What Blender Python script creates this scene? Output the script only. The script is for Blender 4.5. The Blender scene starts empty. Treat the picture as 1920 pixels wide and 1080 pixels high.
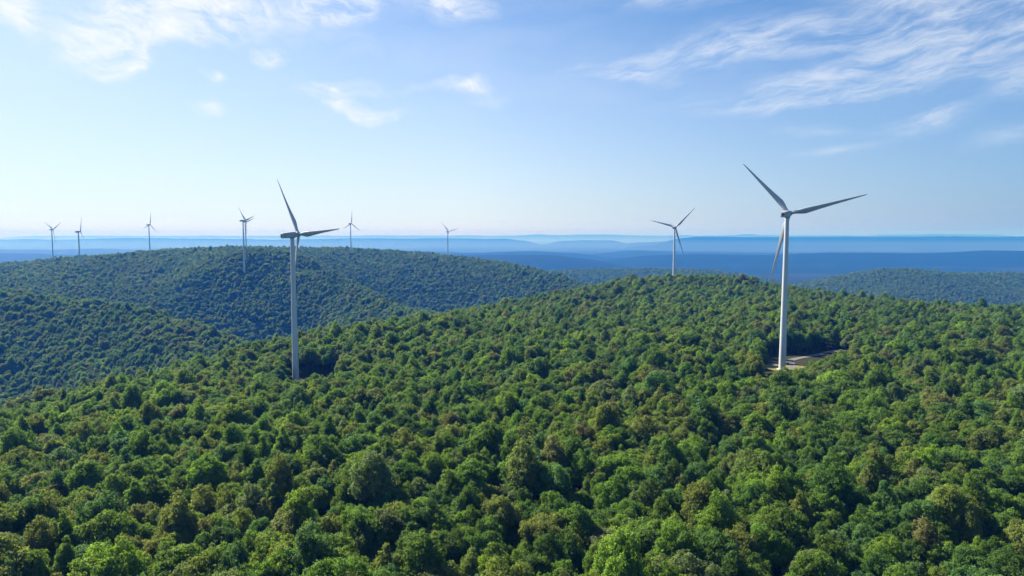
import bpy, math, random
import numpy as np
from mathutils import Vector, Matrix

sc = bpy.context.scene
# ================================================================= camera
cam_d = bpy.data.cameras.new("camera"); cam = bpy.data.objects.new("camera", cam_d)
sc.collection.objects.link(cam); sc.camera = cam
cam_d.sensor_width = 36.0; cam_d.lens = 24.0
cam_d.clip_start = 1.0; cam_d.clip_end = 200000.0
cam.location = (0, 0, 86.0)
cam.rotation_euler = (math.radians(90)-math.atan(103/1280.0), 0, 0)
# ================================================================= sun and sky
SUN_AZ = math.radians(-49.0)      # clockwise from the view direction
SUN_EL = math.radians(39.0)
sun_d = bpy.data.lights.new("sun", 'SUN'); sun_d.energy = 4.2; sun_d.angle = math.radians(0.53)
sun_d.color = (1.0, 0.93, 0.82)
sun = bpy.data.objects.new("sun", sun_d); sc.collection.objects.link(sun)
sdir = Vector((math.sin(SUN_AZ)*math.cos(SUN_EL), math.cos(SUN_AZ)*math.cos(SUN_EL), math.sin(SUN_EL)))
sun.rotation_euler = sdir.to_track_quat('Z', 'Y').to_euler()

world = bpy.data.worlds.new("World"); sc.world = world; world.use_nodes = True
wt = world.node_tree; wt.nodes.clear()
def wn(t, **kw):
    n = wt.nodes.new(t)
    for k, v in kw.items(): setattr(n, k, v)
    return n
def wmath(op, a, b=None, c=None, clamp=False):
    n = wn('ShaderNodeMath', operation=op, use_clamp=clamp)
    for i, v in enumerate((a, b, c)):
        if v is None: continue
        if hasattr(v, 'links') or hasattr(v, 'is_linked'): wt.links.new(v, n.inputs[i])
        else: n.inputs[i].default_value = v
    return n.outputs[0]
sky = wn('ShaderNodeTexSky', sky_type='NISHITA', sun_disc=False)
sky.sun_elevation = SUN_EL; sky.sun_rotation = SUN_AZ
sky.altitude = 800.0; sky.air_density = 1.0; sky.dust_density = 0.8; sky.ozone_density = 3.0
tc = wn('ShaderNodeTexCoord')
sep = wn('ShaderNodeSeparateXYZ'); wt.links.new(tc.outputs['Generated'], sep.inputs[0])
AZ = wmath('MULTIPLY', wmath('ARCTAN2', sep.outputs[0], sep.outputs[1]), 57.29578)
EL = wmath('MULTIPLY', wmath('ARCSINE', sep.outputs[2]), 57.29578)
ae = wn('ShaderNodeCombineXYZ'); wt.links.new(AZ, ae.inputs[0]); wt.links.new(EL, ae.inputs[1])
# warp for ragged cloud edges
wz = wn('ShaderNodeTexNoise'); wz.inputs['Scale'].default_value = 0.16; wz.inputs['Detail'].default_value = 5.0; wz.inputs['Roughness'].default_value = 0.55
wt.links.new(ae.outputs[0], wz.inputs['Vector'])
wsub = wn('ShaderNodeVectorMath', operation='SUBTRACT'); wt.links.new(wz.outputs['Color'], wsub.inputs[0]); wsub.inputs[1].default_value = (.5, .5, .5)
wsc = wn('ShaderNodeVectorMath', operation='MULTIPLY'); wt.links.new(wsub.outputs[0], wsc.inputs[0]); wsc.inputs[1].default_value = (6.5, 3.6, 0.0)
wadd = wn('ShaderNodeVectorMath', operation='ADD'); wt.links.new(ae.outputs[0], wadd.inputs[0]); wt.links.new(wsc.outputs[0], wadd.inputs[1])
wsc2 = wn('ShaderNodeVectorMath', operation='MULTIPLY'); wt.links.new(wsub.outputs[0], wsc2.inputs[0]); wsc2.inputs[1].default_value = (5.0, 2.0, 0.0)
wadd2 = wn('ShaderNodeVectorMath', operation='ADD'); wt.links.new(ae.outputs[0], wadd2.inputs[0]); wt.links.new(wsc2.outputs[0], wadd2.inputs[1])
def streak(az, el, L, Wd, ang, dens, src=None):
    m = wn('ShaderNodeMapping', vector_type='TEXTURE')
    m.inputs['Location'].default_value = (az, el, 0)
    m.inputs['Rotation'].default_value = (0, 0, math.radians(ang))
    m.inputs['Scale'].default_value = (L, Wd, 1)
    wt.links.new((src or wadd).outputs[0], m.inputs['Vector'])
    g = wn('ShaderNodeTexGradient', gradient_type='SPHERICAL'); wt.links.new(m.outputs[0], g.inputs[0])
    return wmath('MULTIPLY', g.outputs['Fac'], dens)
def fibre(ang, sx, sy, off, src=None):
    m = wn('ShaderNodeMapping', vector_type='TEXTURE')
    m.inputs['Location'].default_value = (off, off*.7, 0)
    m.inputs['Rotation'].default_value = (0, 0, math.radians(ang))
    m.inputs['Scale'].default_value = (sx, sy, 1)
    wt.links.new((src or wadd).outputs[0], m.inputs['Vector'])
    n = wn('ShaderNodeTexNoise'); n.inputs['Scale'].default_value = 1.0; n.inputs['Detail'].default_value = 7.0
    n.inputs['Roughness'].default_value = 0.62; n.inputs['Distortion'].default_value = 0.4
    wt.links.new(m.outputs[0], n.inputs['Vector'])
    return n.outputs['Fac']
# azimuth (deg right of the view), elevation (deg), half length, half width, slope, density
left_clouds = [(-36.0,14.7,2.1,1.79,-26,1.00),(-31.2,14.7,6.8,3.44,16,0.40),(-29.8,13.0,3.9,2.44,-2,1.30),(-29.2,13.7,3.5,2.44,-85,1.20),(-23.5,16.3,5.8,3.23,-1,1.30),(-25.1,14.9,3.5,1.58,7,0.80),(-19.1,13.6,2.1,1.00,8,1.00),(-23.5,11.9,1.4,0.57,7,0.80),(-24.0,9.5,2.3,0.86,11,0.70),(-13.6,17.8,5.7,1.86,-0,1.00),(-5.1,18.2,5.2,2.01,-10,1.00),(-13.8,11.1,4.6,1.29,3,0.90),(-13.0,9.9,3.0,1.29,-37,0.90),(-10.6,9.1,2.6,0.86,11,0.90),(-3.8,12.0,3.5,0.93,-3,0.90),(-2.0,10.8,4.2,1.15,6,0.45),(-12.1,14.8,4.6,2.44,-45,0.30),(-31.7,15.3,9.0,5.02,11,0.30),(-36.9,7.9,0.9,0.43,2,0.30),(-17.2,18.4,8.6,2.87,5,0.40),(-8.0,11.5,2.8,1.00,21,0.40),(-16.9,15.9,5.3,2.87,-22,0.40),
    (-50,20,16,6,0,1.0),(-28,26,25,5,0,1.0)]
right_clouds = [(16.3,13.9,14.7,1.69,3,1.20),(29.5,14.8,11.0,2.98,4,1.10),(11.4,12.3,5.9,0.89,-7,0.70),(22.8,10.8,11.2,1.98,8,1.20),(32.1,12.3,8.7,2.73,10,1.10),(24.3,10.0,5.3,1.09,6,0.60),(30.9,7.9,4.6,1.39,11,0.95),(36.1,10.0,2.9,1.39,10,0.90),(25.4,6.0,4.5,0.65,4,0.60),(23.6,7.5,4.2,0.70,-5,0.50),(14.8,18.3,10.2,1.79,-0,0.90),(17.8,15.4,8.4,1.69,5,0.60),(35.7,6.8,3.6,1.48,14,0.50),(28.7,18.0,12.8,2.48,-6,1.00),(3.6,12.6,4.9,0.70,10,0.50),(12.3,10.4,5.3,0.80,1,0.35),(33.5,14.4,6.4,1.98,0,0.70),(26.5,11.5,5.1,1.09,4,0.70),
    (45,14,14,3.28,12,.8)]
def ssum(lst, src=None):
    t = None
    for s in lst:
        v = streak(*s, src=src); t = v if t is None else wmath('ADD', t, v)
    return t
fl = wmath('ADD', wmath('MULTIPLY', fibre(4, 4.5, 1.8, 3.0), .6), wmath('MULTIPLY', fibre(-20, 2.0, .7, 8.0), .4)); fr = wmath('ADD', wmath('MULTIPLY', fibre(8, 6.0, 1.3, 11.0, wadd2), .72), wmath('MULTIPLY', fibre(11, 2.2, .4, 4.0, wadd2), .28))
def shaped(mask, f, lo, hi):
    v = wmath('MULTIPLY', mask, f)
    mr = wn('ShaderNodeMapRange', interpolation_type='SMOOTHSTEP'); mr.inputs['From Min'].default_value = lo; mr.inputs['From Max'].default_value = hi
    wt.links.new(v, mr.inputs['Value']); return mr.outputs[0]
def soft(mask, f, lo, hi):
    mr = wn('ShaderNodeMapRange', interpolation_type='SMOOTHSTEP'); mr.inputs['From Min'].default_value = lo; mr.inputs['From Max'].default_value = hi
    wt.links.new(f, mr.inputs['Value'])
    m2 = wn('ShaderNodeMapRange', interpolation_type='SMOOTHSTEP'); m2.inputs['From Max'].default_value = 1.0; wt.links.new(mask, m2.inputs['Value'])
    return wmath('MULTIPLY', m2.outputs[0], mr.outputs[0])
cl = wmath('MAXIMUM', wmath('MULTIPLY', soft(ssum(left_clouds), fl, .30, .68), .97), wmath('MULTIPLY', soft(ssum(right_clouds, wadd2), fr, .31, .76), .66))
SKY_STR = 0.066
tintn = wn('ShaderNodeMix', data_type='RGBA', blend_type='MULTIPLY'); tintn.inputs[0].default_value = 1.0
wt.links.new(sky.outputs[0], tintn.inputs[6]); tintn.inputs[7].default_value = (.395, .605, .76, 1)
def mapr(v, a, b, c=0.0, d=1.0, smooth=True):
    m = wn('ShaderNodeMapRange', interpolation_type='SMOOTHSTEP' if smooth else 'LINEAR')
    for k, x in zip(('From Min', 'From Max', 'To Min', 'To Max'), (a, b, c, d)): m.inputs[k].default_value = x
    wt.links.new(v, m.inputs['Value']); return m.outputs[0]
# the milky band of air low in the sky: brighter towards the sun
hz = wn('ShaderNodeMix', data_type='RGBA'); hz.inputs[6].default_value = (4.65, 4.8, 4.95, 1); hz.inputs[7].default_value = (1.25, 1.95, 3.4, 1)
wt.links.new(mapr(wmath('ABSOLUTE', wmath('ADD', AZ, 49.0)), 45, 92, smooth=False), hz.inputs[0])
hf = wmath('MULTIPLY', wmath('POWER', mapr(wmath('MULTIPLY', EL, mapr(wmath('ABSOLUTE', wmath('ADD', AZ, 49.0)), 15, 80, .44, 1.1, smooth=False)), 22, -2, smooth=False), 1.7), .93)
hm = wn('ShaderNodeMix', data_type='RGBA'); wt.links.new(hf, hm.inputs[0]); wt.links.new(tintn.outputs[2], hm.inputs[6]); wt.links.new(hz.outputs[2], hm.inputs[7])
vn = wmath('MULTIPLY', soft(mapr(EL, 5, 14), fibre(6, 24, 6, 5.0), .36, .72), .14)
cl = wmath('MAXIMUM', cl, vn)
cloud_col = wn('ShaderNodeRGB'); cloud_col.outputs[0].default_value = (5.2, 5.3, 5.45, 1)
mixc = wn('ShaderNodeMix', data_type='RGBA'); wt.links.new(cl, mixc.inputs[0])
wt.links.new(hm.outputs[2], mixc.inputs[6]); wt.links.new(cloud_col.outputs[0], mixc.inputs[7])
bg = wn('ShaderNodeBackground'); bg.inputs['Strength'].default_value = SKY_STR
wt.links.new(mixc.outputs[2], bg.inputs['Color'])
wout = wn('ShaderNodeOutputWorld'); wt.links.new(bg.outputs[0], wout.inputs['Surface'])
# ================================================================= exposure and render settings
sc.view_settings.view_transform = 'Standard'; sc.view_settings.look = 'None'
sc.view_settings.gamma = 1.0; sc.view_settings.use_curve_mapping = False
sc.view_settings.exposure = 1.55
sc.render.engine = 'CYCLES'
cy = sc.cycles
cy.max_bounces = 5; cy.diffuse_bounces = 4; cy.glossy_bounces = 1; cy.transmission_bounces = 2; cy.volume_bounces = 0; cy.transparent_max_bounces = 4
cy.use_denoising = True; cy.denoising_input_passes = 'RGB_ALBEDO_NORMAL'; cy.denoising_prefilter = 'ACCURATE'
cy.use_adaptive_sampling = True; cy.adaptive_threshold = 0.01
cy.sample_clamp_indirect = 4.0

rng = np.random.default_rng(7)
def link(o): sc.collection.objects.link(o); return o
def mesh_obj(name, verts, faces, mat=None, parent=None, smooth=False):
    me = bpy.data.meshes.new(name); me.from_pydata([tuple(v) for v in verts], [], faces); me.update()
    if mat: me.materials.append(mat)
    if smooth: me.polygons.foreach_set('use_smooth', [True]*len(me.polygons))
    o = link(bpy.data.objects.new(name, me))
    if parent: o.parent = parent
    return o
def tag(o, label=None, cat=None, group=None, kind=None):
    if label: o['label'] = label
    if cat: o['category'] = cat
    if group: o['group'] = group
    if kind: o['kind'] = kind
    return o
# ================================================================= materials
def new_mat(name):
    m = bpy.data.materials.new(name); m.use_nodes = True; m.node_tree.nodes.clear(); return m, m.node_tree
def N(nt, t, **kw):
    n = nt.nodes.new(t)
    for k, v in kw.items(): setattr(n, k, v)
    return n
def plain(name, col, rough=.5, spec=.4, noise=0.0, scale=1.0, col2=None, bump=0.0):
    m, nt = new_mat(name)
    b = N(nt, 'ShaderNodeBsdfPrincipled'); o = N(nt, 'ShaderNodeOutputMaterial'); nt.links.new(b.outputs[0], o.inputs[0])
    b.inputs['Roughness'].default_value = rough; b.inputs['Specular IOR Level'].default_value = spec
    tcn = N(nt, 'ShaderNodeTexCoord'); nz = N(nt, 'ShaderNodeTexNoise'); nz.inputs['Scale'].default_value = scale; nz.inputs['Detail'].default_value = 6
    nt.links.new(tcn.outputs['Object'], nz.inputs['Vector'])
    mr = N(nt, 'ShaderNodeMapRange'); mr.inputs['From Min'].default_value = .35; mr.inputs['From Max'].default_value = .65
    nt.links.new(nz.outputs['Fac'], mr.inputs['Value'])
    mx = N(nt, 'ShaderNodeMix', data_type='RGBA'); nt.links.new(mr.outputs[0], mx.inputs[0])
    c2 = col2 if col2 else tuple(c*(1-noise) for c in col)
    mx.inputs[6].default_value = (*col, 1); mx.inputs[7].default_value = (*c2, 1)
    nt.links.new(mx.outputs[2], b.inputs['Base Color'])
    if bump:
        bp = N(nt, 'ShaderNodeBump'); bp.inputs['Strength'].default_value = bump; bp.inputs['Distance'].default_value = .3
        nt.links.new(nz.outputs['Fac'], bp.inputs['Height']); nt.links.new(bp.outputs[0], b.inputs['Normal'])
    return m
M_TOWER = plain('painted_steel', (.54, .57, .59), .38, .45, .07, .12)
M_BLADE = plain('blade_laminate', (.40, .43, .46), .35, .45, .08, .25)
M_NAC = plain('nacelle_shell', (.42, .45, .48), .42, .4, .10, .5)
M_DARK = plain('dark_metal', (.05, .055, .06), .5, .4, .2, 2.0)
M_BARK = plain('bark', (.13, .105, .085), .9, .1, .45, 2.5, bump=.5)
M_GRAVEL = plain('gravel', (.20, .185, .18), .95, .1, .3, .6, (.12, .105, .10), bump=.6)
M_DRYGRASS = plain('dry_grass', (.26, .20, .06), .95, .05, .3, .35, (.10, .13, .035), bump=.6)
M_CONC = plain('concrete', (.45, .44, .42), .9, .2, .2, 1.5)

def leaf_material():
    m, nt = new_mat('leaves')
    at = N(nt, 'ShaderNodeAttribute', attribute_type='INSTANCER', attribute_name='tint')
    lv = N(nt, 'ShaderNodeAttribute', attribute_type='GEOMETRY', attribute_name='leaf_shade')
    mr = N(nt, 'ShaderNodeMapRange'); mr.inputs['To Min'].default_value = .62; mr.inputs['To Max'].default_value = 1.45
    nt.links.new(lv.outputs['Fac'], mr.inputs['Value'])
    sc1 = N(nt, 'ShaderNodeVectorMath', operation='SCALE'); nt.links.new(at.outputs['Vector'], sc1.inputs[0]); nt.links.new(mr.outputs[0], sc1.inputs['Scale'])
    b = N(nt, 'ShaderNodeBsdfPrincipled'); b.inputs['Roughness'].default_value = .6; b.inputs['Specular IOR Level'].default_value = .15
    nt.links.new(sc1.outputs[0], b.inputs['Base Color'])
    tr = N(nt, 'ShaderNodeBsdfTranslucent')
    ty = N(nt, 'ShaderNodeVectorMath', operation='MULTIPLY'); ty.inputs[1].default_value = (1.35, 1.35, .55)
    nt.links.new(sc1.outputs[0], ty.inputs[0]); nt.links.new(ty.outputs[0], tr.inputs['Color'])
    mx = N(nt, 'ShaderNodeMixShader'); mx.inputs[0].default_value = .5
    nt.links.new(b.outputs[0], mx.inputs[1]); nt.links.new(tr.outputs[0], mx.inputs[2])
    o = N(nt, 'ShaderNodeOutputMaterial'); nt.links.new(mx.outputs[0], o.inputs[0])
    return m
M_LEAF = leaf_material()

def ground_material():
    """forest floor near by; the wooded land of the far ridges and pale fields of the valleys"""
    m, nt = new_mat('wooded_ground')
    g = N(nt, 'ShaderNodeNewGeometry')
    far = N(nt, 'ShaderNodeAttribute', attribute_type='GEOMETRY', attribute_name='far_land')
    fld = N(nt, 'ShaderNodeAttribute', attribute_type='GEOMETRY', attribute_name='field')
    n1 = N(nt, 'ShaderNodeTexNoise'); n1.inputs['Scale'].default_value = .25; n1.inputs['Detail'].default_value = 6
    n2 = N(nt, 'ShaderNodeTexVoronoi'); n2.inputs['Scale'].default_value = .07
    n3 = N(nt, 'ShaderNodeTexNoise'); n3.inputs['Scale'].default_value = .004; n3.inputs['Detail'].default_value = 5
    n4 = N(nt, 'ShaderNodeTexVoronoi'); n4.inputs['Scale'].default_value = .0022
    mp = N(nt, 'ShaderNodeMapping'); mp.inputs['Scale'].default_value = (1, 1, .05); mp.inputs['Rotation'].default_value = (0, 0, .5)
    nt.links.new(g.outputs['Position'], mp.inputs[0])
    for n in (n1, n2, n3): nt.links.new(g.outputs['Position'], n.inputs['Vector'])
    nt.links.new(mp.outputs[0], n4.inputs['Vector'])
    def mix(fac, a, b):
        x = N(nt, 'ShaderNodeMix', data_type='RGBA')
        if hasattr(fac, 'links'): nt.links.new(fac, x.inputs[0])
        else: x.inputs[0].default_value = fac
        for v, i in ((a, 6), (b, 7)):
            if isinstance(v, tuple): x.inputs[i].default_value = (*v, 1)
            else: nt.links.new(v, x.inputs[i])
        return x.outputs[2]
    floor = mix(n1.outputs['Fac'], (.030, .026, .014), (.035, .045, .016))
    wood = mix(n3.outputs['Fac'], (.005, .014, .005), (.009, .019, .007))  # far canopy darkened: shade among its crowns is put into the colour
    wood = mix(n2.outputs['Distance'], wood, (.004, .010, .004))
    field = mix(n4.outputs['Color'], (.008, .016, .007), (.030, .034, .022))
    land = mix(fld.outputs['Fac'], wood, field)
    col = mix(far.outputs['Fac'], floor, land)
    b = N(nt, 'ShaderNodeBsdfPrincipled'); b.inputs['Roughness'].default_value = .95; b.inputs['Specular IOR Level'].default_value = .05
    nt.links.new(col, b.inputs['Base Color'])
    bp = N(nt, 'ShaderNodeBump'); bp.inputs['Distance'].default_value = 9.0
    inv = N(nt, 'ShaderNodeMath', operation='SUBTRACT'); inv.inputs[0].default_value = 1.0; nt.links.new(n2.outputs['Distance'], inv.inputs[1])
    st = N(nt, 'ShaderNodeMath', operation='MULTIPLY'); nt.links.new(far.outputs['Fac'], st.inputs[0]); st.inputs[1].default_value = .8
    nt.links.new(inv.outputs[0], bp.inputs['Height']); nt.links.new(st.outputs[0], bp.inputs['Strength']); nt.links.new(bp.outputs[0], b.inputs['Normal'])
    o = N(nt, 'ShaderNodeOutputMaterial'); nt.links.new(b.outputs[0], o.inputs[0])
    return m
M_GROUND = ground_material()
# ---------------------------------------------------------------- terrain
CAM_Z = 86.0
PITCH = math.atan(103/1280.0)
F = 1280.0
CP, SP = math.cos(PITCH), math.sin(PITCH)
def ray(px, py):
    dx, dy = px-960.0, py-540.0
    return np.array([dx, F*CP-dy*SP, -F*SP-dy*CP])
def W(px, py, Y, dz=0.0):
    """world point seen at photo pixel px, py at forward distance Y"""
    d = ray(px, py); t = Y/d[1]
    return (d[0]*t, Y, CAM_Z+d[2]*t+dz)
CAN = 14.5                                   # canopy height
def S(px, py, Y): return W(px, py, Y, -CAN)   # ground below the canopy seen there
ctrl = [
 # near hill, under and before the camera
 (0,-400,-20),(-400,-300,-45),(400,-300,-20),(0,-100,-6),(-250,0,-10),(250,0,-4),(600,0,-12),(-450,0,-60),(900,100,-50),
 (0,150,-3),(-150,180,-4),(150,180,0),(300,250,0),(-30,320,-3),(80,420,-1),(330,480,-2),(450,300,-3),
 (-144,457,-14),(-200,300,-10),(-220,430,-20),
 (187,440,0),(230,700,-2),(250,930,-4),(274,1129,-3),(100,650,-8),(60,800,-12),(350,750,-8),
 # its left brow
 S(0,772,370),S(130,738,420),S(240,710,455),S(350,678,500),S(450,655,560),S(550,643,620),S(680,622,680),S(800,603,750),S(900,583,840),S(1000,565,930),S(1080,551,1010),S(1150,534,1080),
 # its right brow
 S(1264,527,1150),S(1400,532,1130),S(1500,548,1040),S(1700,569,900),S(1920,584,800),S(2150,600,720),
 # beyond the brow, hidden
 (-420,330,-95),(-330,520,-80),(-290,640,-75),(-190,780,-70),(-80,900,-70),(20,1040,-70),(110,1180,-70),(270,1330,-70),(450,1250,-75),(600,1120,-85),(760,980,-85),(900,800,-75),(1200,700,-100),(1200,300,-100),
 # valley between
 (-650,200,-150),(-480,560,-135),(-350,690,-128),(-230,950,-150),(-90,1110,-150),(80,1350,-140),(300,1600,-160),(700,1500,-190),(1100,1300,-200),(1500,1000,-200),
 # middle spur
 S(-150,535,1250),S(0,548,1150),S(80,553,1110),S(160,564,1070),S(250,578,1020),S(350,607,960),S(420,640,900),S(450,655,860),
 S(0,600,1020),S(0,660,930),S(0,710,870),S(0,745,830),S(120,610,1000),S(120,680,890),S(120,720,840),S(250,630,930),S(250,670,860),S(350,640,890),S(-200,600,1020),S(-200,700,900),(-500,740,-142),(-620,650,-150),
 # ravine behind it
 W(100,603,1290),W(220,632,1240),(-581,1180,-128),(-476,1150,-152),(-395,1120,-160),(-300,1060,-158),
 # far hill top
 S(-250,500,2500),S(0,486,2300),S(97,486,2215),(-1090,1719,-8),S(280,475,2300),(-635,1624,16),(-840,2110,27),S(560,467,2250),S(660,468,2290),S(760,473,2400),S(840,483,2450),
 S(0,520,1650),S(150,535,1500),S(300,515,1650),S(0,537,1450),S(250,560,1450),S(350,572,1450),S(560,505,1650),S(300,585,1400),
 # first spur of it
 S(460,540,1515),S(460,590,1430),S(460,635,1365),S(560,570,1470),S(560,620,1395),S(380,620,1380),
 S(600,496,1720),S(640,515,1600),S(680,540,1480),S(720,565,1370),S(760,585,1280),S(800,603,1200),S(700,600,1270),S(620,600,1390),
 # ravine behind
 W(650,570,1750),W(710,600,1650),W(780,625,1550),W(850,640,1430),W(620,525,1850),
 # second spur
 S(700,498,2080),S(780,500,2060),S(860,505,2050),S(940,492,2150),S(1000,504,2050),S(1050,518,1950),S(1110,541,1820),
 S(720,530,1950),S(800,545,1900),S(900,545,1910),S(850,575,1830),S(950,565,1840),S(1020,555,1830),S(810,592,1790),S(900,590,1780),
 # behind the far hill
 (-2600,3000,-120),(-1600,2900,-60),(-900,2850,-40),(-300,2850,-60),(0,2700,-90),(200,2500,-120),(300,2200,-150),(300,1950,-150),(600,2100,-210),(1200,2000,-240),(2000,1500,-240),(2000,700,-220),(1500,0,-160),(2500,0,-240),
 (-1500,900,-70),(-1800,1500,-30),(-2200,2200,-40),(-1400,400,-130),(-1000,0,-170),(-2200,700,-110),(-1500,-600,-200),(1500,-800,-200),(0,-1500,-200),
]
_P = np.array(ctrl, float)
def _tps(r2):
    return 0.5*r2*np.log(r2+1e-12)
def _fit(P, lam=2e-5):
    q = P[:, :2]/1000.0
    n = len(q)
    K = _tps(((q[:, None]-q[None])**2).sum(-1))+lam*np.eye(n)
    T = np.c_[np.ones(n), q]
    A = np.zeros((n+3, n+3)); A[:n, :n] = K; A[:n, n:] = T; A[n:, :n] = T.T
    b = np.r_[P[:, 2], 0, 0, 0]
    return q, np.linalg.solve(A, b)
_q, _w = _fit(_P)
def near_h(x, y):
    sh = x.shape
    x = x.ravel()/1000.0; y = y.ravel()/1000.0
    out = np.empty(len(x))
    for i in range(0, len(x), 20000):
        a = x[i:i+20000]; b = y[i:i+20000]
        r2 = (a[:, None]-_q[None, :, 0])**2+(b[:, None]-_q[None, :, 1])**2
        out[i:i+20000] = _tps(r2)@_w[:-3]+_w[-3]+_w[-2]*a+_w[-1]*b
    return out.reshape(sh)
def _hash(ix, iy, seed):
    h = (ix*374761393+iy*668265263+seed*982451653) & 0xffffffff
    h = ((h ^ (h >> 13))*1274126177) & 0xffffffff
    return ((h ^ (h >> 16)) & 0xffff)/65535.0
def vnoise(x, y, seed=0):
    ix = np.floor(x).astype(np.int64); iy = np.floor(y).astype(np.int64)
    fx = x-ix; fy = y-iy
    fx = fx*fx*fx*(fx*(6*fx-15)+10); fy = fy*fy*fy*(fy*(6*fy-15)+10)
    a = _hash(ix, iy, seed); b = _hash(ix+1, iy, seed); c = _hash(ix, iy+1, seed); d = _hash(ix+1, iy+1, seed)
    return (a*(1-fx)+b*fx)*(1-fy)+(c*(1-fx)+d*fx)*fy
def fbm(x, y, seed=0, octv=4):
    s = 0; a = 0.5
    for k in range(octv):
        s = s+a*(vnoise(x, y, seed+k)-0.5); x = x*2.03+7.1; y = y*2.03+3.7; a *= 0.5
    return s
# ridges: (points given as photo pixel and distance of the crest, rounding width, slope, canopy)
ridges = [
 ([(1000,520,3300),(1060,508,3500),(1120,505,3600),(1220,504,3600),(1300,506,3500),(1340,518,3400),(1400,530,3300),(1460,545,3200)], 220, .22),
 ([(1060,542,2900),(1110,535,3000),(1160,532,3050)], 120, .22),
 ([(1420,560,3500),(1490,546,3300),(1560,537,3050),(1610,525,2950),(1650,513,2900),(1690,504,2900),(1740,508,2900),(1800,513,2950),(1920,511,3000),(2100,500,3100),(2400,505,3100)], 160, .30),
 ([(1560,580,2300),(1640,555,2500),(1700,530,2700)], 120, .28),
 ([(1130,497,7800),(1170,486,7900),(1230,479,8000),(1300,477,8100),(1420,478,8100),(1500,476,8000),(1560,473,8000),(1640,474,8000),(1700,475,8000),(1780,473,8000),(1860,469,8000),(1960,470,8000),(2200,474,8000)], 400, .24),
 ([(600,476,7200),(820,479,7000),(900,479,7000),(960,478,7000),(1020,478,7000),(1060,483,7000),(1100,492,6900),(1130,500,6800)], 350, .24),
 ([(860,475,9600),(1000,471,9800),(1060,474,9700),(1110,481,9500)], 400, .22),
 ([(1090,483,10000),(1150,474,10400),(1190,470,10600),(1250,472,10600),(1400,474,10600),(1700,474,10500)], 500, .22),
 ([(1170,468,14800),(1200,461,15200),(1240,459,15400),(1275,455,15400),(1288,446,15400),(1310,444,15500),(1500,443.6,15500),(1700,443.2,15500),(1920,443,15500),(2300,442,15500)], 350, .35),
 ([(1185,460,17500),(1200,455,17500),(1260,452,17500),(1400,451,17500)], 400, .3),
 ([(1020,466,18500),(1040,457,18500),(1060,451,18600),(1100,450,18600),(1140,450.5,18600),(1160,455,18500),(1178,462,18400)], 350, .35),
 ([(-500,451,18500),(0,449.5,18500),(120,449,18500),(280,446.5,18500),(420,448,18500),(520,449.5,18400),(660,446.5,18400),(760,447.5,18400),(860,447,18400),(945,447.5,18400),(975,451,18300),(1000,459,18200),(1020,467,18200)], 350, .35),
 ([(-400,468,11500),(0,467,11500),(100,469,11500),(180,466,11600),(300,470,11500),(420,474,11500)], 500, .2),
 ([(-400,474,8600),(0,475,8600),(60,475,8600),(110,477,8500),(150,484,8300)], 350, .22),
 ([(640,474,10500),(740,470,10800),(850,474,10500)], 500, .2),
 ([(-600,441,30000),(200,442.5,30000),(600,442,30000),(960,441.5,30000),(1020,440,30000),(1100,440.5,30000),(1200,441.5,30000),(1380,441,30000),(1405,438.8,30000),(1430,440.5,30000),(1600,441,30000),(1750,440,30000),(1920,440.6,30000),(2500,440,30000)], 900, .3),
]
_R = []
for pts, w, sl in ridges:
    near = pts[0][2] < 4000
    _R.append((np.array([(S if near else W)(*p) for p in pts]), w, sl))
def ridge_h(x, y, P, w, sl):
    best = np.full(x.shape, -1e9)
    for (x0, y0, z0), (x1, y1, z1) in zip(P[:-1], P[1:]):
        dx, dy = x1-x0, y1-y0
        t = np.clip(((x-x0)*dx+(y-y0)*dy)/(dx*dx+dy*dy), 0, 1)
        d2 = (x-x0-t*dx)**2+(y-y0-t*dy)**2
        z = z0+(z1-z0)*t-sl*(np.sqrt(d2+w*w)-w)
        best = np.maximum(best, z)
    return best
def floor_h(x, y):
    return -262+60*fbm(x/1500.0, y/1500.0, 5, 3)
def terrain_h(x, y):
    x = np.asarray(x, float); y = np.asarray(y, float)
    r = np.hypot(x, y)
    fl = floor_h(x, y)
    h = fl.copy()
    m = r < 3600
    if m.any():
        nh = near_h(x[m], y[m])
        k = np.clip((r[m]-2500)/1000.0, 0, 1); k = k*k*(3-2*k)
        amp = np.clip(r[m]/600.0, 0.3, 2.5)
        nh = nh+amp*5*fbm(x[m]/120.0, y[m]/120.0, 11, 4)
        h[m] = nh*(1-k)+fl[m]*k
    g = fbm(x/420.0, y/420.0, 31, 5)
    for P, w, sl in _R:
        lo = P[:, :2].min(0)-2500; hi = P[:, :2].max(0)+2500
        b = (x > lo[0]) & (x < hi[0]) & (y > lo[1]) & (y < hi[1])
        if not b.any(): continue
        rh = ridge_h(x[b], y[b], P, w, sl)
        # gullies down the flanks, none on the crest
        top = np.interp(x[b], np.sort(P[:, 0]), P[np.argsort(P[:, 0]), 2])
        dd = np.clip((top-rh)/60.0, 0, 1)
        rh = rh+g[b]*70*dd*(1 if P[0, 1] > 5000 else .6)
        if P[0, 1] > 5000: rh = rh+P[0, 1]/15000.0*38*fbm(x[b]/1100.0, y[b]/1100.0, 91, 4)
        d = h[b]-rh
        kk = 12.0
        h[b] = 0.5*(h[b]+rh+np.sqrt(d*d+kk*kk))-kk*0.35*np.exp(-(d/40.0)**2)
    return h
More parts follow.
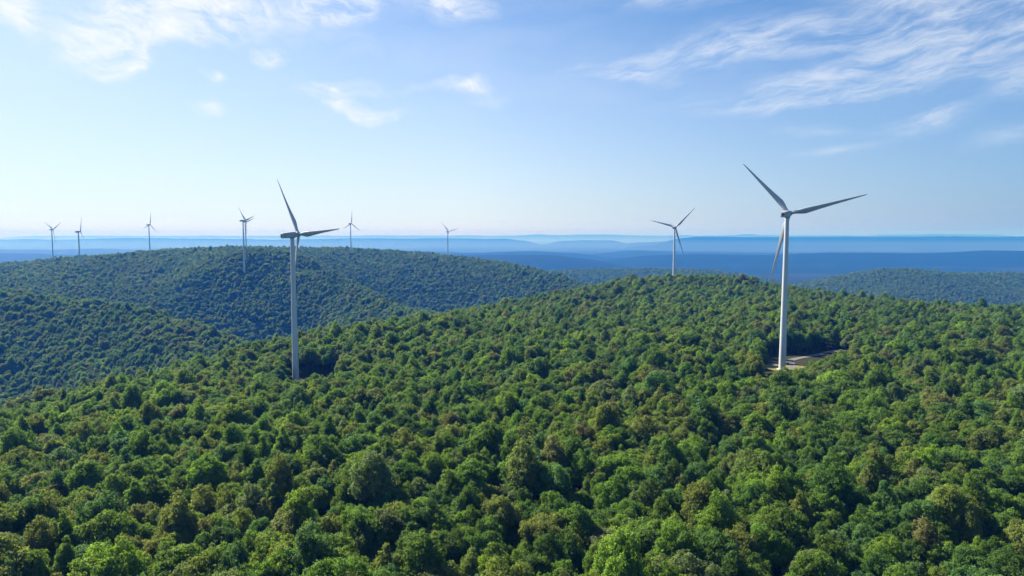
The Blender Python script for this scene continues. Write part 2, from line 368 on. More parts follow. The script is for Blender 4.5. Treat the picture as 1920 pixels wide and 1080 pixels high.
# ================================================================= ground sheet
azs = np.concatenate([np.radians(np.arange(-180, -56, 4.0)), np.radians(np.arange(-56, 56.01, 0.35)), np.radians(np.arange(60, 180, 4.0))])
rs = np.concatenate([[2.0], np.arange(40, 1300, 10.0), np.arange(1300, 4000, 22.0), np.geomspace(4000, 36500, 190)])
AZg, Rg = np.meshgrid(azs, rs)
GX, GY = np.sin(AZg)*Rg, np.cos(AZg)*Rg
GZ = terrain_h(GX, GY)
na, nr = len(azs), len(rs)
gv = np.stack([GX, GY, GZ], -1).reshape(-1, 3)
ii, jj = np.meshgrid(np.arange(nr-1), np.arange(na), indexing='ij')
j2 = (jj+1) % na
gf = np.stack([ii*na+jj, ii*na+j2, (ii+1)*na+j2, (ii+1)*na+jj], -1).reshape(-1, 4)[:, ::-1]
def fast_mesh(name, v, f, mats):
    me = bpy.data.meshes.new(name); k = f.shape[1]
    me.vertices.add(len(v)); me.vertices.foreach_set('co', np.ascontiguousarray(v, np.float32).ravel())
    me.loops.add(f.size); me.loops.foreach_set('vertex_index', np.ascontiguousarray(f, np.int32).ravel())
    me.polygons.add(len(f)); me.polygons.foreach_set('loop_start', np.arange(0, f.size, k, dtype=np.int32))
    me.update(calc_edges=True); me.validate()
    for m in mats: me.materials.append(m)
    return me
gme = fast_mesh('ground', gv, gf, [M_GROUND])
gme.polygons.foreach_set('use_smooth', [True]*len(gme.polygons))
ra = Rg.ravel()
at = gme.attributes.new('far_land', 'FLOAT', 'POINT'); at.data.foreach_set('value', np.clip((ra-3500)/400, 0, 1).astype(np.float32))
fm = np.clip((floor_h(GX, GY)+22-GZ)/25.0, 0, 1).ravel()*(ra > 4200)*np.clip((fbm(GX/1300, GY/1300, 77, 4).ravel()+.05)/.08, 0, 1)
at = gme.attributes.new('field', 'FLOAT', 'POINT'); at.data.foreach_set('value', fm.astype(np.float32))
ground = link(bpy.data.objects.new('ground', gme))
tag(ground, kind='structure')

def H1(x, y): return float(terrain_h(np.array([float(x)]), np.array([float(y)]))[0])

# ================================================================= wind turbines
def ring_mesh(rings, closed=True):
    """rings: list of lists of points with equal count"""
    v = [p for r in rings for p in r]; n = len(rings[0]); f = []
    for i in range(len(rings)-1):
        for j in range(n):
            k = (j+1) % n
            f.append((i*n+j, i*n+k, (i+1)*n+k, (i+1)*n+j))
    if closed:
        f.append(tuple(range(n))[::-1]); f.append(tuple((len(rings)-1)*n+j for j in range(n)))
    return v, f
def circ(r, z, n=40, cx=0, cy=0): return [(cx+r*math.cos(2*math.pi*i/n), cy+r*math.sin(2*math.pi*i/n), z) for i in range(n)]
def join_geo(*gs):
    V, Fc = [], []
    for v, f in gs:
        o = len(V); V += list(v); Fc += [tuple(i+o for i in q) for q in f]
    return V, Fc
def box_geo(c, s):
    x, y, z = c; a, b, h = s[0]/2, s[1]/2, s[2]/2
    v = [(x-a, y-b, z-h), (x+a, y-b, z-h), (x+a, y+b, z-h), (x-a, y+b, z-h), (x-a, y-b, z+h), (x+a, y-b, z+h), (x+a, y+b, z+h), (x-a, y+b, z+h)]
    return v, [(3, 2, 1, 0), (4, 5, 6, 7), (0, 1, 5, 4), (1, 2, 6, 5), (2, 3, 7, 6), (3, 0, 4, 7)]
def set_smooth(me, ang=40):
    me.polygons.foreach_set('use_smooth', [True]*len(me.polygons))
    if hasattr(me, 'set_sharp_from_angle'): me.set_sharp_from_angle(angle=math.radians(ang))
NAC_H = 3.9
def tower_mesh(h):
    top = h-1.9
    rings = []
    secs = [0.0, .22, .45, .70, 1.0]
    for k in range(4):
        for t in np.linspace(secs[k], secs[k+1], 5):
            r = 2.15+(1.28-2.15)*t
            rings.append(circ(r, top*t))
        if k < 3:          # bolted flange between two sections
            r = 2.15+(1.28-2.15)*secs[k+1]
            rings += [circ(r+.05, top*secs[k+1]+.02), circ(r+.05, top*secs[k+1]+.28), circ(r, top*secs[k+1]+.30)]
    rings += [circ(1.45, top+.02), circ(1.45, top+.25)]
    me = bpy.data.meshes.new('tower'); v, f = ring_mesh(rings); me.from_pydata(v, [], f); me.materials.append(M_TOWER); set_smooth(me)
    return me
def nacelle_geo():
    # along +Y is towards the rotor; origin is the rotor centre line over the tower
    def prof(y, w, zt, zb, r):
        pts = []; n = 5
        for cx, cz, a0 in ((w-r, zt-r, 0), (-(w-r), zt-r, 90), (-(w-r), zb+r, 180), (w-r, zb+r, 270)):
            for i in range(n):
                a = math.radians(a0+90*i/(n-1)); pts.append((cx+r*math.cos(a), y, cz+r*math.sin(a)))
        return pts
    rings = [prof(-7.55, 1.35, 1.35, -1.25, .35), prof(-7.4, 1.55, 1.6, -1.5, .4), prof(-5.5, 1.72, 1.85, -1.75, .42), prof(-1.0, 1.8, 2.0, -1.9, .45),
             prof(1.3, 1.78, 1.95, -1.85, .5), prof(2.4, 1.55, 1.7, -1.65, .8), prof(3.0, 1.35, 1.4, -1.4, 1.1)]
    v, f = ring_mesh(rings)
    return v, [q[::-1] for q in f]
def hub_geo():
    pr = [(3.05, 1.3), (3.2, 1.62), (3.8, 1.75), (4.8, 1.72), (5.5, 1.45), (6.1, 1.0), (6.5, .5), (6.62, .08)]
    rings = [[(r*math.cos(2*math.pi*i/32), y, r*math.sin(2*math.pi*i/32)) for i in range(32)] for y, r in pr]
    v, f = ring_mesh(rings); return v, [q[::-1] for q in f]
def blade_geo():
    """along +Z from the hub centre, rotor plane X-Z, +Y upwind, trailing edge towards +X"""
    st = [(1.2, .95, .95, 0, 0), (2.6, .95, .95, 0, 0), (4.2, 1.15, .9, .12, 12), (6.5, 1.55, .7, .42, 14), (9.0, 1.8, .52, .66, 13), (12, 1.66, .42, .62, 10.5), (17, 1.36, .32, .5, 7.5),
          (23, 1.08, .24, .38, 5), (29, .84, .17, .28, 3), (35, .62, .12, .2, 1.5), (40, .44, .085, .13, .5), (43, .30, .05, .08, 0), (44.6, .15, .03, .03, 0), (45, .04, .012, 0, 0)]
    rings = []
    for z, hc, th, off, tw in st:
        pts = []; n = 20; k = min(1.0, max(0.0, (z-2.6)/5.0))
        for i in range(n):
            a = 2*math.pi*i/n
            cx, cyy = math.cos(a), math.sin(a)
            x = hc*cx; y = th*cyy*(1-k*.55*(cx*.5+.5)) if cx > 0 else th*cyy
            x += off
            t = math.radians(tw); x, y = x*math.cos(t)-y*math.sin(t), x*math.sin(t)+y*math.cos(t)
            y += .9*(z/45.0)**2*.8
            pts.append((x, y, z))
        rings.append(pts)
    v, f = ring_mesh(rings); return v, f
def me_from(name, geo, mat, ang=40):
    me = bpy.data.meshes.new(name); me.from_pydata([tuple(p) for p in geo[0]], [], geo[1]); me.materials.append(mat); set_smooth(me, ang); return me
ME_NAC = me_from('nacelle', nacelle_geo(), M_NAC, 50)
ME_HUB = me_from('hub', hub_geo(), M_NAC, 60)
ME_BLADE = me_from('blade', blade_geo(), M_BLADE, 60)
ME_VENTS = [me_from('vent', box_geo(*a), M_DARK) for a in (((1.72, -5.9, 0.1), (.06, .22, 2.3)), ((-1.72, -5.9, 0.1), (.06, .22, 2.3)), ((0, -7.57, .1), (1.7, .06, 1.2)))]
ME_SEAM = me_from('nacelle_seam', box_geo((0, -.2, -1.98), (2.9, 3.0, .22)), M_DARK)
def mast_geo(x, y, h):
    v, f = ring_mesh([[(x+.05*math.cos(a), y+.05*math.sin(a), z) for a in np.linspace(0, 2*math.pi, 7)[:-1]] for z in (1.6, 1.6+h)])
    return join_geo((v, f), box_geo((x, y, 1.6+h), (.5, .08, .08)), box_geo((x+.25, y, 1.72+h), (.14, .14, .2)))
ME_MAST = me_from('wind_sensor', mast_geo(.7, -6.3, 1.7), M_DARK)
ME_MAST2 = me_from('wind_sensor', mast_geo(-.7, -5.6, 1.4), M_DARK)
ME_DOOR = me_from('door', box_geo((0, -2.14, 2.4), (.95, .12, 2.2)), M_NAC)
ME_STEP = me_from('steps', join_geo(*[box_geo((0, -2.35-.3*(4-k), .2+.28*k), (1.2, .3, .06)) for k in range(5)]), M_DARK)
ME_PLINTH = me_from('plinth', ring_mesh([circ(3.4, -1.5), circ(3.4, .15), circ(3.2, .25)]), M_CONC)

TILT, CONE, OVER = math.radians(5), math.radians(2.5), 4.6
def turbine(hub, al, th, label, group=None):
    al = math.radians(al); th = math.radians(th)
    a = Vector((math.sin(al)*math.cos(TILT), math.cos(al)*math.cos(TILT), math.sin(TILT)))
    tx, ty = hub[0]-OVER*math.sin(al), hub[1]-OVER*math.cos(al)
    gz = H1(tx, ty); hz = hub[2]-OVER*math.sin(TILT)
    root = link(bpy.data.objects.new('wind_turbine', None)); root.location = (tx, ty, gz); root.empty_display_size = 3
    tag(root, label, 'wind turbine', group)
    h = hz-gz
    def ch(name, me, parent=root, mat=None):
        o = link(bpy.data.objects.new(name, me)); o.parent = parent
        if mat is not None: o.matrix_local = mat
        return o
    tw = ch('tower', tower_mesh(h)); ch('door', ME_DOOR, tw); ch('steps', ME_STEP, tw); ch('plinth', ME_PLINTH)
    # frame: +Y along the axis, X to the right, Z up
    r = Vector((math.cos(al), -math.sin(al), 0)); u = r.cross(a)
    B = Matrix((r, a, u)).transposed().to_4x4(); B.translation = (0, 0, h)
    nac = ch('nacelle', ME_NAC, mat=B)
    for n, m in (('vent', ME_VENTS[0]), ('vent', ME_VENTS[1]), ('vent', ME_VENTS[2]), ('bedplate', ME_SEAM), ('wind_sensor', ME_MAST), ('wind_sensor', ME_MAST2)): ch(n, m, nac)
    ch('hub', ME_HUB, mat=B)
    for k in range(3):
        t = th+k*2*math.pi/3
        d = Vector((math.cos(t), 0, math.sin(t)))       # in the rotor plane
        z = (d*math.cos(CONE)+Vector((0, 1, 0))*math.sin(CONE)).normalized()
        x = Vector((math.sin(t), 0, -math.cos(t)))      # trailing side
        y = z.cross(x).normalized()
        L = Matrix((x, y, z)).transposed().to_4x4(); L.translation = (0, OVER, 0)
        ch('blade', ME_BLADE, mat=B @ L)
    return root
FAR = 'wind turbines along the far forested hill'
TURB = [
 ((174.1, 430.4, 98.3), 40.4, 13.2, 'large white wind turbine standing in the gravel clearing on the near hill', None),
 ((-139.5, 447.6, 85.2), 43.1, 4.2, 'large white wind turbine seen almost side-on, its foot sunk in the near treetops', None),
 ((271.1, 1135.8, 95.5), 31.4, 45.1, 'mid-sized white wind turbine on the crest of the near hill', None),
 ((-1472.7, 2198.5, 97.7), 22.4, 30.2, 'small distant wind turbine at the far left end, blades in a Y', FAR),
 ((-1087.5, 1725.8, 90.0), 39.9, 66.9, 'small wind turbine second from the left, foot below the skyline, one blade upright', FAR),
 ((-1207.9, 2287.9, 114.1), 27.9, 78.6, 'small distant wind turbine alone on the skyline, third from the left', FAR),
 ((-616.1, 1582.0, 115.0), 42.5, 13.3, 'nearer of two overlapping distant wind turbines, its foot below the skyline', FAR),
 ((-844.9, 2183.8, 122.4), 36.8, 15.1, 'farther of two overlapping distant wind turbines, its foot behind the skyline', FAR),
 ((-534.0, 2280.4, 117.7), 29.2, 84.2, 'small distant wind turbine with one blade straight up, right of the large left one', FAR),
 ((-227.7, 2455.5, 92.3), 30.9, 14.1, 'smallest wind turbine, at the right end of the far hill', FAR),
]
roots = [turbine(*t) for t in TURB]
TB = [(r.location.x, r.location.y) for r in roots]

# ================================================================= clearing, track and dry grass by the right turbine
def drape(name, pts_l, pts_r, mat, lift, n=5, **kw):
    V = []; Fc = []
    L = np.array(pts_l, float); Rr = np.array(pts_r, float)
    m = len(L)
    for i in range(m):
        for j in range(n+1):
            p = L[i]+(Rr[i]-L[i])*j/n
            V.append((p[0], p[1], lift))
    V = np.array(V); V[:, 2] += terrain_h(V[:, 0], V[:, 1])
    for i in range(m-1):
        for j in range(n):
            a = i*(n+1)+j; Fc.append((a, a+1, a+n+2, a+n+1))
    o = mesh_obj(name, V, Fc, mat); return o
def gp(px, py):      # ground point under a photo pixel
    d = ray(px, py); t = 200.0/d[1]
    for _ in range(60):
        x, y = d[0]*t, d[1]*t
        t += ((CAM_Z+d[2]*t)-H1(x, y))/(-d[2])*.7
    return (d[0]*t, d[1]*t)
track = [gp(*p) for p in ((1395, 695), (1425, 689), (1450, 683), (1475, 677.5), (1500, 671.5), (1525, 666), (1548, 661.5), (1566, 658.5), (1600, 656))]
track = [np.array(p) for p in track]
def resample(P, step):
    P = np.array(P); s = np.r_[0, np.cumsum(np.hypot(*np.diff(P, axis=0).T))]
    q = np.arange(0, s[-1], step); return np.stack([np.interp(q, s, P[:, 0]), np.interp(q, s, P[:, 1])], -1)
TR = resample(track, 3.0)
TR[:, 1] += .8*np.sin(np.arange(len(TR))*.35)
tn = np.gradient(TR, axis=0); tn /= np.linalg.norm(tn, axis=1)[:, None]; nn = np.stack([-tn[:, 1], tn[:, 0]], -1)
wv = 2.1+.3*np.sin(np.arange(len(TR))*.7)[:, None]
rd = drape('gravel_track', TR+nn*wv, TR-nn*(wv+.6), M_GRAVEL, .22); tag(rd, kind='structure')
pc = np.array(TB[0])
ang = np.linspace(0, 2*math.pi, 41)
rad = 12+2.0*np.sin(ang*3)+1.2*np.sin(ang*5+1)
outer = np.stack([pc[0]+2+np.cos(ang)*rad*1.15, pc[1]+6+np.sin(ang)*rad*1.0], -1)
gr = drape('dry_grass_clearing', outer, np.repeat([pc+np.array([2, 6])], 41, 0)+.01*np.stack([np.cos(ang), np.sin(ang)], -1), M_DRYGRASS, .12); tag(gr, kind='structure')
spur = resample([pc+np.array([4.5, 2]), pc+np.array([9, 6]), pc+np.array([12, 14]), pc+np.array([16, 24])], 2.0)
sn = np.gradient(spur, axis=0); sn /= np.linalg.norm(sn, axis=1)[:, None]; sn = np.stack([-sn[:, 1], sn[:, 0]], -1)
sp = drape('gravel_path', spur+sn*1.9, spur-sn*1.9, M_GRAVEL, .17); tag(sp, kind='structure')

# ================================================================= tree shapes
def quads_mesh(name, C, U, V2, shade, mat):
    n = len(C)
    bend = np.cross(U, V2); bend /= np.linalg.norm(bend, axis=1)[:, None]+1e-9
    s = np.linalg.norm(U, axis=1)[:, None]
    P = np.stack([C-U, C+V2*.85+bend*s*.15, C+U*1.05-bend*s*.25, C-V2*.85+bend*s*.15], 1).reshape(-1, 3)
    f = np.arange(n*4).reshape(n, 4)
    me = fast_mesh(name, P, f, [mat])
    a = me.attributes.new('leaf_shade', 'FLOAT', 'FACE'); a.data.foreach_set('value', shade.astype(np.float32))
    return me
def unit(n, r):
    v = r.normal(size=(n, 3)); return v/np.linalg.norm(v, axis=1)[:, None]
def crown_mesh(kind, seed):
    """crown of about 5 m radius; leaf sprays gathered in boughs"""
    r = np.random.default_rng(seed)
    if kind == 'round':   nl, rx, rz, zc, lr = 44, 4.3, 3.6, 8.6, (1.0, 1.9)
    elif kind == 'tall':  nl, rx, rz, zc, lr = 46, 3.5, 5.0, 8.6, (.8, 1.5)
    elif kind == 'flat':  nl, rx, rz, zc, lr = 42, 5.0, 2.4, 9.4, (1.0, 1.8)
    elif kind == 'cone':  nl, rx, rz, zc, lr = 46, 3.3, 5.4, 8.2, (.6, 1.3)
    else:                 nl, rx, rz, zc, lr = 34, 4.2, 3.8, 8.6, (.8, 1.5)   # sparse
    L = []; off = r.uniform(-.25, .25, 2)
    tries = 0
    while len(L) < nl and tries < 4000:
        tries += 1
        d = unit(1, r)[0]
        if d[2] < -.35: continue
        k = r.uniform(.5, 1.0)**.6*(1.28 if r.random() < .15 and d[2] > 0 else 1.0)
        wob = 1+.16*math.sin(3*math.atan2(d[1], d[0])+seed)+.1*math.sin(5*math.atan2(d[1], d[0])+seed*2)
        if kind == 'cone': rr = rx*(1-.75*max(0, d[2]))
        else: rr = rx
        
        p = np.array([d[0]*rr*k*wob+off[0]*d[2]*3, d[1]*rr*k*wob+off[1]*d[2]*3, zc+d[2]*rz*k])
        rad = r.uniform(*lr)*(1.0 if kind != 'cone' else (1.15-.5*max(0, d[2])))
        if all(np.linalg.norm(p-q[0]) > .62*(rad+q[1]) for q in L): L.append((p, rad))
        elif r.random() < .04: L.append((p, rad))
    Cs, Ns, Sh = [], [], []
    cen = np.array([0, 0, zc-1.5])
    zs = {'flat': .5, 'round': .75, 'tall': 1.2, 'cone': 1.1}.get(kind, .9)
    for p, rad in L:
        m = int((17 if kind != 'sparse' else 9)*rad*rad)+5
        d = unit(m, r); out = p-cen; out = out/(np.linalg.norm(out)+1e-6)
        d = d[(d@out) > -.5]; m = len(d)
        c = p+d*np.array([1, 1, zs])*rad*(r.uniform(.55, 1.25, m)**.6)[:, None]
        n = 15; per = r.normal(size=(m, n, 3))*np.array([.30, .30, .17])*r.uniform(.7, 1.35, (m, 1, 1))
        per[:, :, 2] -= .35*(per[:, :, 0]**2+per[:, :, 1]**2)          # sprays droop at their rim
        q = (c[:, None]+per).reshape(-1, 3)
        dd = np.repeat(d, n, 0)
        nn_ = dd*.45+per.reshape(-1, 3)*.8+np.array([0, 0, .5])+r.normal(size=(m*n, 3))*.42
        Cs.append(q); Ns.append(nn_/np.linalg.norm(nn_, axis=1)[:, None])
        Sh.append(np.clip(np.repeat(r.normal(.5, .14, m), n)+r.normal(0, .12, m*n)+r.normal(0, .08), 0, 1))
    C = np.concatenate(Cs); Nn = np.concatenate(Ns); S_ = np.concatenate(Sh); n = len(C)
    t = np.cross(Nn, unit(n, r)); t /= np.linalg.norm(t, axis=1)[:, None]
    b = np.cross(Nn, t)
    s = r.uniform(.11, .25, n)[:, None]
    return quads_mesh('crown', C, t*s*1.3, b*s*.8, S_, M_LEAF), L
def trunk_mesh(L, seed):
    r = np.random.default_rng(seed+99)
    geos = []
    def limb(p0, p1, r0, r1, segs=4, n=6):
        p0 = np.array(p0, float); p1 = np.array(p1, float); d = p1-p0; rings = []
        side = np.cross(d, r.normal(size=3)); side /= np.linalg.norm(side); s2 = np.cross(d/np.linalg.norm(d), side)
        w = np.cross(d, r.normal(size=3)); w = w/np.linalg.norm(w)*np.linalg.norm(d)*.06
        for k in range(segs+1):
            t = k/segs; c = p0+d*t+w*math.sin(t*math.pi)
            q = r0+(r1-r0)*t
            rings.append([tuple(c+side*q*math.cos(2*math.pi*i/n)+s2*q*math.sin(2*math.pi*i/n)) for i in range(n)])
        geos.append(ring_mesh(rings))
    limb((0, 0, -1.2), (0.1, 0, 5.2), .30, .20, 4, 8); limb((.1, 0, 5.2), (.2, .1, 10.5), .20, .06, 4)
    idx = r.permutation(len(L))[:9]
    for i in idx:
        p, rad = L[i]; z0 = min(p[2]-1.2, r.uniform(4.2, 8.0)); limb((.1, 0, max(4.0, z0)), p, .11, .03, 3, 5)
    v, f = join_geo(*geos)
    return me_from('trunk', (v, f), M_BARK, 60)
KINDS = ['round', 'round', 'round', 'tall', 'tall', 'flat', 'flat', 'cone', 'sparse', 'round', 'tall', 'sparse']
PROTO = []
for i, k in enumerate(KINDS):
    cm, L = crown_mesh(k, 100+i*7); PROTO.append((k, cm, trunk_mesh(L, i)))

# ================================================================= where the trees stand
def hexgrid(x0, x1, y0, y1, s, jit, r):
    xs = np.arange(x0, x1, s); ys = np.arange(y0, y1, s*.87)
    X, Y = np.meshgrid(xs, ys); X = X+((np.arange(len(ys)) % 2)*s/2)[:, None]
    X = X+r.uniform(-jit, jit, X.shape)*s; Y = Y+r.uniform(-jit, jit, Y.shape)*s
    return X.ravel(), Y.ravel()
X, Y = hexgrid(-2700, 3000, 60, 3750, 5.6, .40, rng)
Rr_ = np.hypot(X, Y); A_ = np.degrees(np.arctan2(X, Y))
ok = (np.abs(A_) < 46) & (Rr_ > 70) & (Rr_ < 3750)
X, Y = X[ok], Y[ok]
def seg_dist(x, y, P):
    d = np.full(x.shape, 1e9)
    for (x0, y0), (x1, y1) in zip(P[:-1], P[1:]):
        dx, dy = x1-x0, y1-y0; t = np.clip(((x-x0)*dx+(y-y0)*dy)/(dx*dx+dy*dy+1e-9), 0, 1)
        d = np.minimum(d, np.hypot(x-x0-t*dx, y-y0-t*dy))
    return d
keep = np.ones(len(X), bool)
keep &= seg_dist(X, Y, TR) > 7.2
keep &= ~((np.hypot((X-pc[0]-2)/1.0, (Y-pc[1]-4)) < 11))
keep &= np.hypot(X-TB[0][0], Y-TB[0][1]+0) > 9
pl = np.array(TB[1])
keep &= ~(((X-pl[0]-9)/10)**2+((Y-pl[1]-8)/8)**2 < 1); keep &= np.hypot(X-pl[0], Y-pl[1]) > 6
for t in TB[2:]: keep &= np.hypot(X-t[0], Y-t[1]) > 6.5
for cx, cy, rr in ((420, 560, 9), (520, 620, 8), (60, 470, 7), (-40, 560, 8), (110, 700, 10), (330, 830, 9), (-60, 300, 6)): keep &= np.hypot(X-cx, Y-cy) > rr
X, Y = X[keep], Y[keep]
Z = terrain_h(X, Y); n0 = len(X)
size = np.clip(rng.normal(1.0, .21, n0)+.28*fbm(X/38.0, Y/38.0, 51, 3)*2, .62, 1.5)
size *= np.where(rng.random(n0) < .07, 1.22, 1.0)
# young low growth on the ground cleared in front of the two near turbines
def low_growth(px0, px1, ymax, line, least=0.0):
    global size
    f_ = Y*CP-(Z-CAM_Z)*SP; px_ = 960+F*X/f_
    g = (px_ > px0) & (px_ < px1) & (Y < ymax) & (Y > 330)
    yl = np.interp(px_, [a for a, b in line], [b for a, b in line])
    top = CAM_Z-(yl-437.0)/1280.0*Y
    cap = np.maximum((top-Z)/13.6, least)
    size = np.where(g, np.minimum(size, .93*cap**1.25), size)
low_growth(1424, 1600, 488, [(1395, 690), (1425, 702), (1440, 706), (1495, 700), (1520, 683), (1566, 668), (1600, 655)])
low_growth(530, 640, 474, [(500, 690), (530, 712), (560, 722), (600, 714), (650, 700)], .21)
Rr_ = np.hypot(X, Y)
# keep only what can be seen from near the camera (with a margin for steps to the side)
azb = np.arange(-47, 47.01, .1); rb = np.arange(60, 3800, 8.0)
Ab, Rb = np.meshgrid(np.radians(azb), rb, indexing='ij')
can = terrain_h(np.sin(Ab)*Rb, np.cos(Ab)*Rb)+9.0
slope = (can-CAM_Z)/Rb; run = np.maximum.accumulate(slope, axis=1)
ia = np.clip(np.round((np.degrees(np.arctan2(X, Y))+47)/.1).astype(int), 0, len(azb)-1)
ir = np.clip(((Rr_-60)/8).astype(int)-2, 0, len(rb)-1)
vis = ((Z+13.5*size-CAM_Z)/Rr_ > run[ia, ir]-.010) & (size > .16)
X, Y, Z, size, Rr_ = X[vis], Y[vis], Z[vis], size[vis], Rr_[vis]; n0 = len(X)
# colour kinds: name, base colour, share
TINTS = [('dark green', (.050, .090, .018), .13), ('blue-green', (.056, .106, .032), .11), ('mid green', (.074, .122, .020), .38), ('olive', (.096, .120, .028), .18),
         ('lime green', (.104, .158, .020), .09), ('brownish', (.104, .112, .040), .024), ('grey-green', (.086, .114, .046), .07)]
sh_ = np.array([t[2] for t in TINTS]); cum = np.cumsum(sh_/sh_.sum())
mixv = np.clip(rng.random(n0)*.5+.5*np.clip(fbm(X/45, Y/45, 61, 3)*2.4+.5, 0, 1), 0, .9999)
order = np.argsort(np.argsort(mixv))/n0
ci = np.searchsorted(cum, np.random.default_rng(3).permutation(1) [0]*0+order, side='right').clip(0, len(TINTS)-1)
perm = rng.random(n0) < .55
ci = np.where(perm, np.searchsorted(cum, rng.random(n0), side='right').clip(0, len(TINTS)-1), ci)
base = np.array([t[1] for t in TINTS])[ci]
tint = 1.6*base*np.array([.99, 1.02, 1.08])*rng.uniform(.88, 1.15, (n0, 1))*rng.uniform(.94, 1.06, (n0, 3))
ki = rng.integers(0, len(PROTO), n0)
Z = Z+rng.normal(0, 1.1, n0)-.6
rot = rng.uniform(0, 2*math.pi, n0)
sx = .70*size*rng.uniform(.88, 1.15, n0); sz = size**.8*rng.uniform(.84, 1.14, n0); sy = sx*rng.uniform(.78, 1.25, n0)
lean = rng.normal(0, .035, (n0, 2))
# photo position of each crown
zc = Z+9*sz-CAM_Z; fw = Y*CP-zc*SP; up = Y*SP+zc*CP
ppx = 960+F*X/fw; ppy = 540-F*up/fw
big = size*1280/fw
inf = (ppx > 5) & (ppx < 1915) & (ppy < 1085) & (ppy > 0)
cand = np.nonzero(inf)[0]; NIND = 296
sel = cand[np.argsort(-big[cand])[:NIND]]
# ---- label each by its row in the photo, its colour and its count from the left
kn = {'round': 'round', 'tall': 'tall', 'flat': 'flat-topped', 'cone': 'pointed', 'sparse': 'thin'}
qs = np.quantile(ppy[sel], [.2, .4, .6, .8])
rows = 4-np.searchsorted(qs, ppy[sel])
RW = ['lowest row', 'second row from bottom', 'third row from bottom', 'fourth row from bottom', 'fifth row from bottom']
ORD = ['first', 'second', 'third', 'fourth', 'fifth', 'sixth', 'seventh', 'eighth', 'ninth', 'tenth', 'eleventh', 'twelfth', 'thirteenth', 'fourteenth', 'fifteenth', 'sixteenth', 'seventeenth', 'eighteenth', 'nineteenth', 'twentieth'] + ['%dth' % k for k in range(21, 80)]
cnt = {}
lab = {}
for q in np.argsort(ppx[sel]):
    i = sel[q]; key = (int(rows[q]), int(ci[i]), PROTO[ki[i]][0]); k = cnt.get(key, 0); cnt[key] = k+1
    lab[int(i)] = '%s %s tree, %s of its look from left, %s' % (kn[PROTO[ki[i]][0]], TINTS[ci[i]][0], ORD[k], RW[rows[q]])
protos_in_use = {}
for i in sel:
    k, cm, tm = PROTO[ki[i]]
    e = bpy.data.objects.new('broadleaf_tree', None); sc.collection.objects.link(e)
    e.location = (X[i], Y[i], Z[i]); e.rotation_euler = (lean[i, 0], lean[i, 1], rot[i]); e.scale = (sx[i], sy[i], sz[i])
    e['label'] = lab[int(i)]; e['category'] = 'tree'; e['group'] = 'broadleaf trees at the front of the forest'
    if ki[i] not in protos_in_use:
        c = bpy.data.objects.new('crown', cm); t = bpy.data.objects.new('trunk', tm); protos_in_use[int(ki[i])] = (c, t)
    else:
        c0, t0 = protos_in_use[int(ki[i])]; c = c0.copy(); t = t0.copy()
    for o in (c, t): sc.collection.objects.link(o); o.parent = e
    c['tint'] = [float(v) for v in tint[i]]

# ---- the rest of the wood: one object, each tree an instance of the shapes above
rest = np.ones(n0, bool); rest[sel] = False; rest = np.nonzero(rest)[0]
me = bpy.data.meshes.new('forest'); me.vertices.add(len(rest))
me.vertices.foreach_set('co', np.stack([X[rest], Y[rest], Z[rest]], -1).astype(np.float32).ravel())
def pattr(name, typ, arr, fld='vector'):
    a = me.attributes.new(name, typ, 'POINT'); a.data.foreach_set(fld, np.ascontiguousarray(arr).ravel())
pattr('tint', 'FLOAT_VECTOR', tint[rest].astype(np.float32))
pattr('scl', 'FLOAT_VECTOR', np.stack([sx, sy, sz], -1)[rest].astype(np.float32))
pattr('rot', 'FLOAT_VECTOR', np.stack([lean[:, 0], lean[:, 1], rot], -1)[rest].astype(np.float32))
used = sorted(protos_in_use); remap = {k: j for j, k in enumerate(used)}
pattr('pick', 'INT', np.array([remap.get(int(k), int(k) % len(used)) for k in ki[rest]], np.int32), 'value')
forest = link(bpy.data.objects.new('forest', me)); tag(forest, 'dense green broadleaf forest covering the hills to the skyline', 'forest', kind='stuff')
ng = bpy.data.node_groups.new('forest_growth', 'GeometryNodeTree')
ng.interface.new_socket('Geometry', in_out='INPUT', socket_type='NodeSocketGeometry'); ng.interface.new_socket('Geometry', in_out='OUTPUT', socket_type='NodeSocketGeometry')
gi = ng.nodes.new('NodeGroupInput'); go = ng.nodes.new('NodeGroupOutput')
jn = ng.nodes.new('GeometryNodeJoinGeometry')
for k in reversed(used):
    c, t = protos_in_use[k]
    j2_ = ng.nodes.new('GeometryNodeJoinGeometry')
    for o in (c, t):
        oi = ng.nodes.new('GeometryNodeObjectInfo'); oi.inputs['Object'].default_value = o; ng.links.new(oi.outputs['Geometry'], j2_.inputs[0])
    g2 = ng.nodes.new('GeometryNodeGeometryToInstance'); ng.links.new(j2_.outputs[0], g2.inputs[0]); ng.links.new(g2.outputs[0], jn.inputs[0])
iop = ng.nodes.new('GeometryNodeInstanceOnPoints'); iop.inputs['Pick Instance'].default_value = True
def named(n, t):
    a = ng.nodes.new('GeometryNodeInputNamedAttribute'); a.data_type = t; a.inputs['Name'].default_value = n
    return [s for s in a.outputs if s.enabled and s.name == 'Attribute'][0]
ng.links.new(gi.outputs[0], iop.inputs['Points']); ng.links.new(jn.outputs[0], iop.inputs['Instance'])
ng.links.new(named('pick', 'INT'), iop.inputs['Instance Index'])
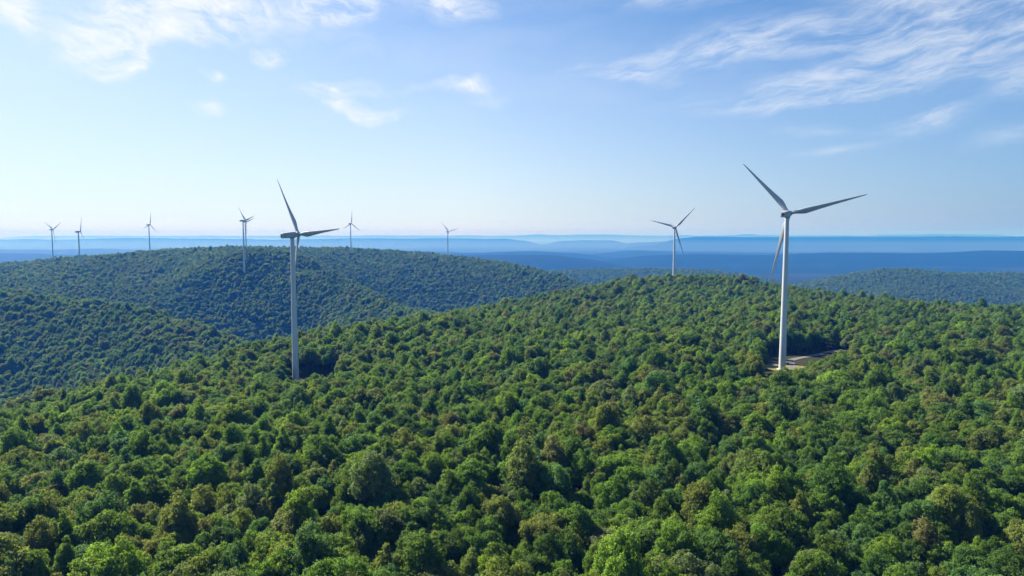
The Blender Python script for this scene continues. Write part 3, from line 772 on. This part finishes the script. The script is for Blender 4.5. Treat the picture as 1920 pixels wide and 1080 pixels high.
e2r = ng.nodes.new('FunctionNodeEulerToRotation'); ng.links.new(named('rot', 'FLOAT_VECTOR'), e2r.inputs[0]); ng.links.new(e2r.outputs[0], iop.inputs['Rotation'])
ng.links.new(named('scl', 'FLOAT_VECTOR'), iop.inputs['Scale']); ng.links.new(iop.outputs[0], go.inputs[0])
md = forest.modifiers.new('growth', 'NODES'); md.node_group = ng
print('trees', n0)

# ================================================================= haze
def haze():
    m, nt = new_mat('haze_air')
    v = N(nt, 'ShaderNodeVolumePrincipled'); o = N(nt, 'ShaderNodeOutputMaterial'); nt.links.new(v.outputs[0], o.inputs['Volume'])
    v.inputs['Color'].default_value = HAZE_COL; v.inputs['Absorption Color'].default_value = HAZE_ABS
    v.inputs['Density'].default_value = HAZE_D; v.inputs['Anisotropy'].default_value = HAZE_G
    m.cycles.homogeneous_volume = True
    lo = float(GZ.min())-1.0; hi = 182.0; R_ = 37500.0
    V, Fc = box_geo((0, 0, (lo+hi)/2), (2*R_, 2*R_, hi-lo))
    h = mesh_obj('haze', V, Fc, m); tag(h, kind='stuff'); return h
HAZE_COL = (.032, .20, .73, 1); HAZE_ABS = (.848, .64, 0.0, 1); HAZE_D = 1.15e-4; HAZE_G = .15
haze()
def mist(x0, x1, y0, y1, top, dens):
    m, nt = new_mat('valley_mist_air')
    v = N(nt, 'ShaderNodeVolumePrincipled'); o = N(nt, 'ShaderNodeOutputMaterial'); nt.links.new(v.outputs[0], o.inputs['Volume'])
    v.inputs['Color'].default_value = (.44, .55, .66, 1); v.inputs['Absorption Color'].default_value = (0, 0, 0, 1)
    v.inputs['Density'].default_value = dens; v.inputs['Anisotropy'].default_value = .3
    m.cycles.homogeneous_volume = True
    lo = float(GZ.min())-.6
    V, Fc = box_geo(((x0+x1)/2, (y0+y1)/2, (lo+top)/2), (x1-x0, y1-y0, top-lo))
    h = mesh_obj('valley_mist', V, Fc, m); tag(h, kind='stuff')
mist(-34000, 34000, 9300, 36500, -62, 3.9e-5)
mist(-33000, 33000, 19500, 36000, 12, 3.2e-5)
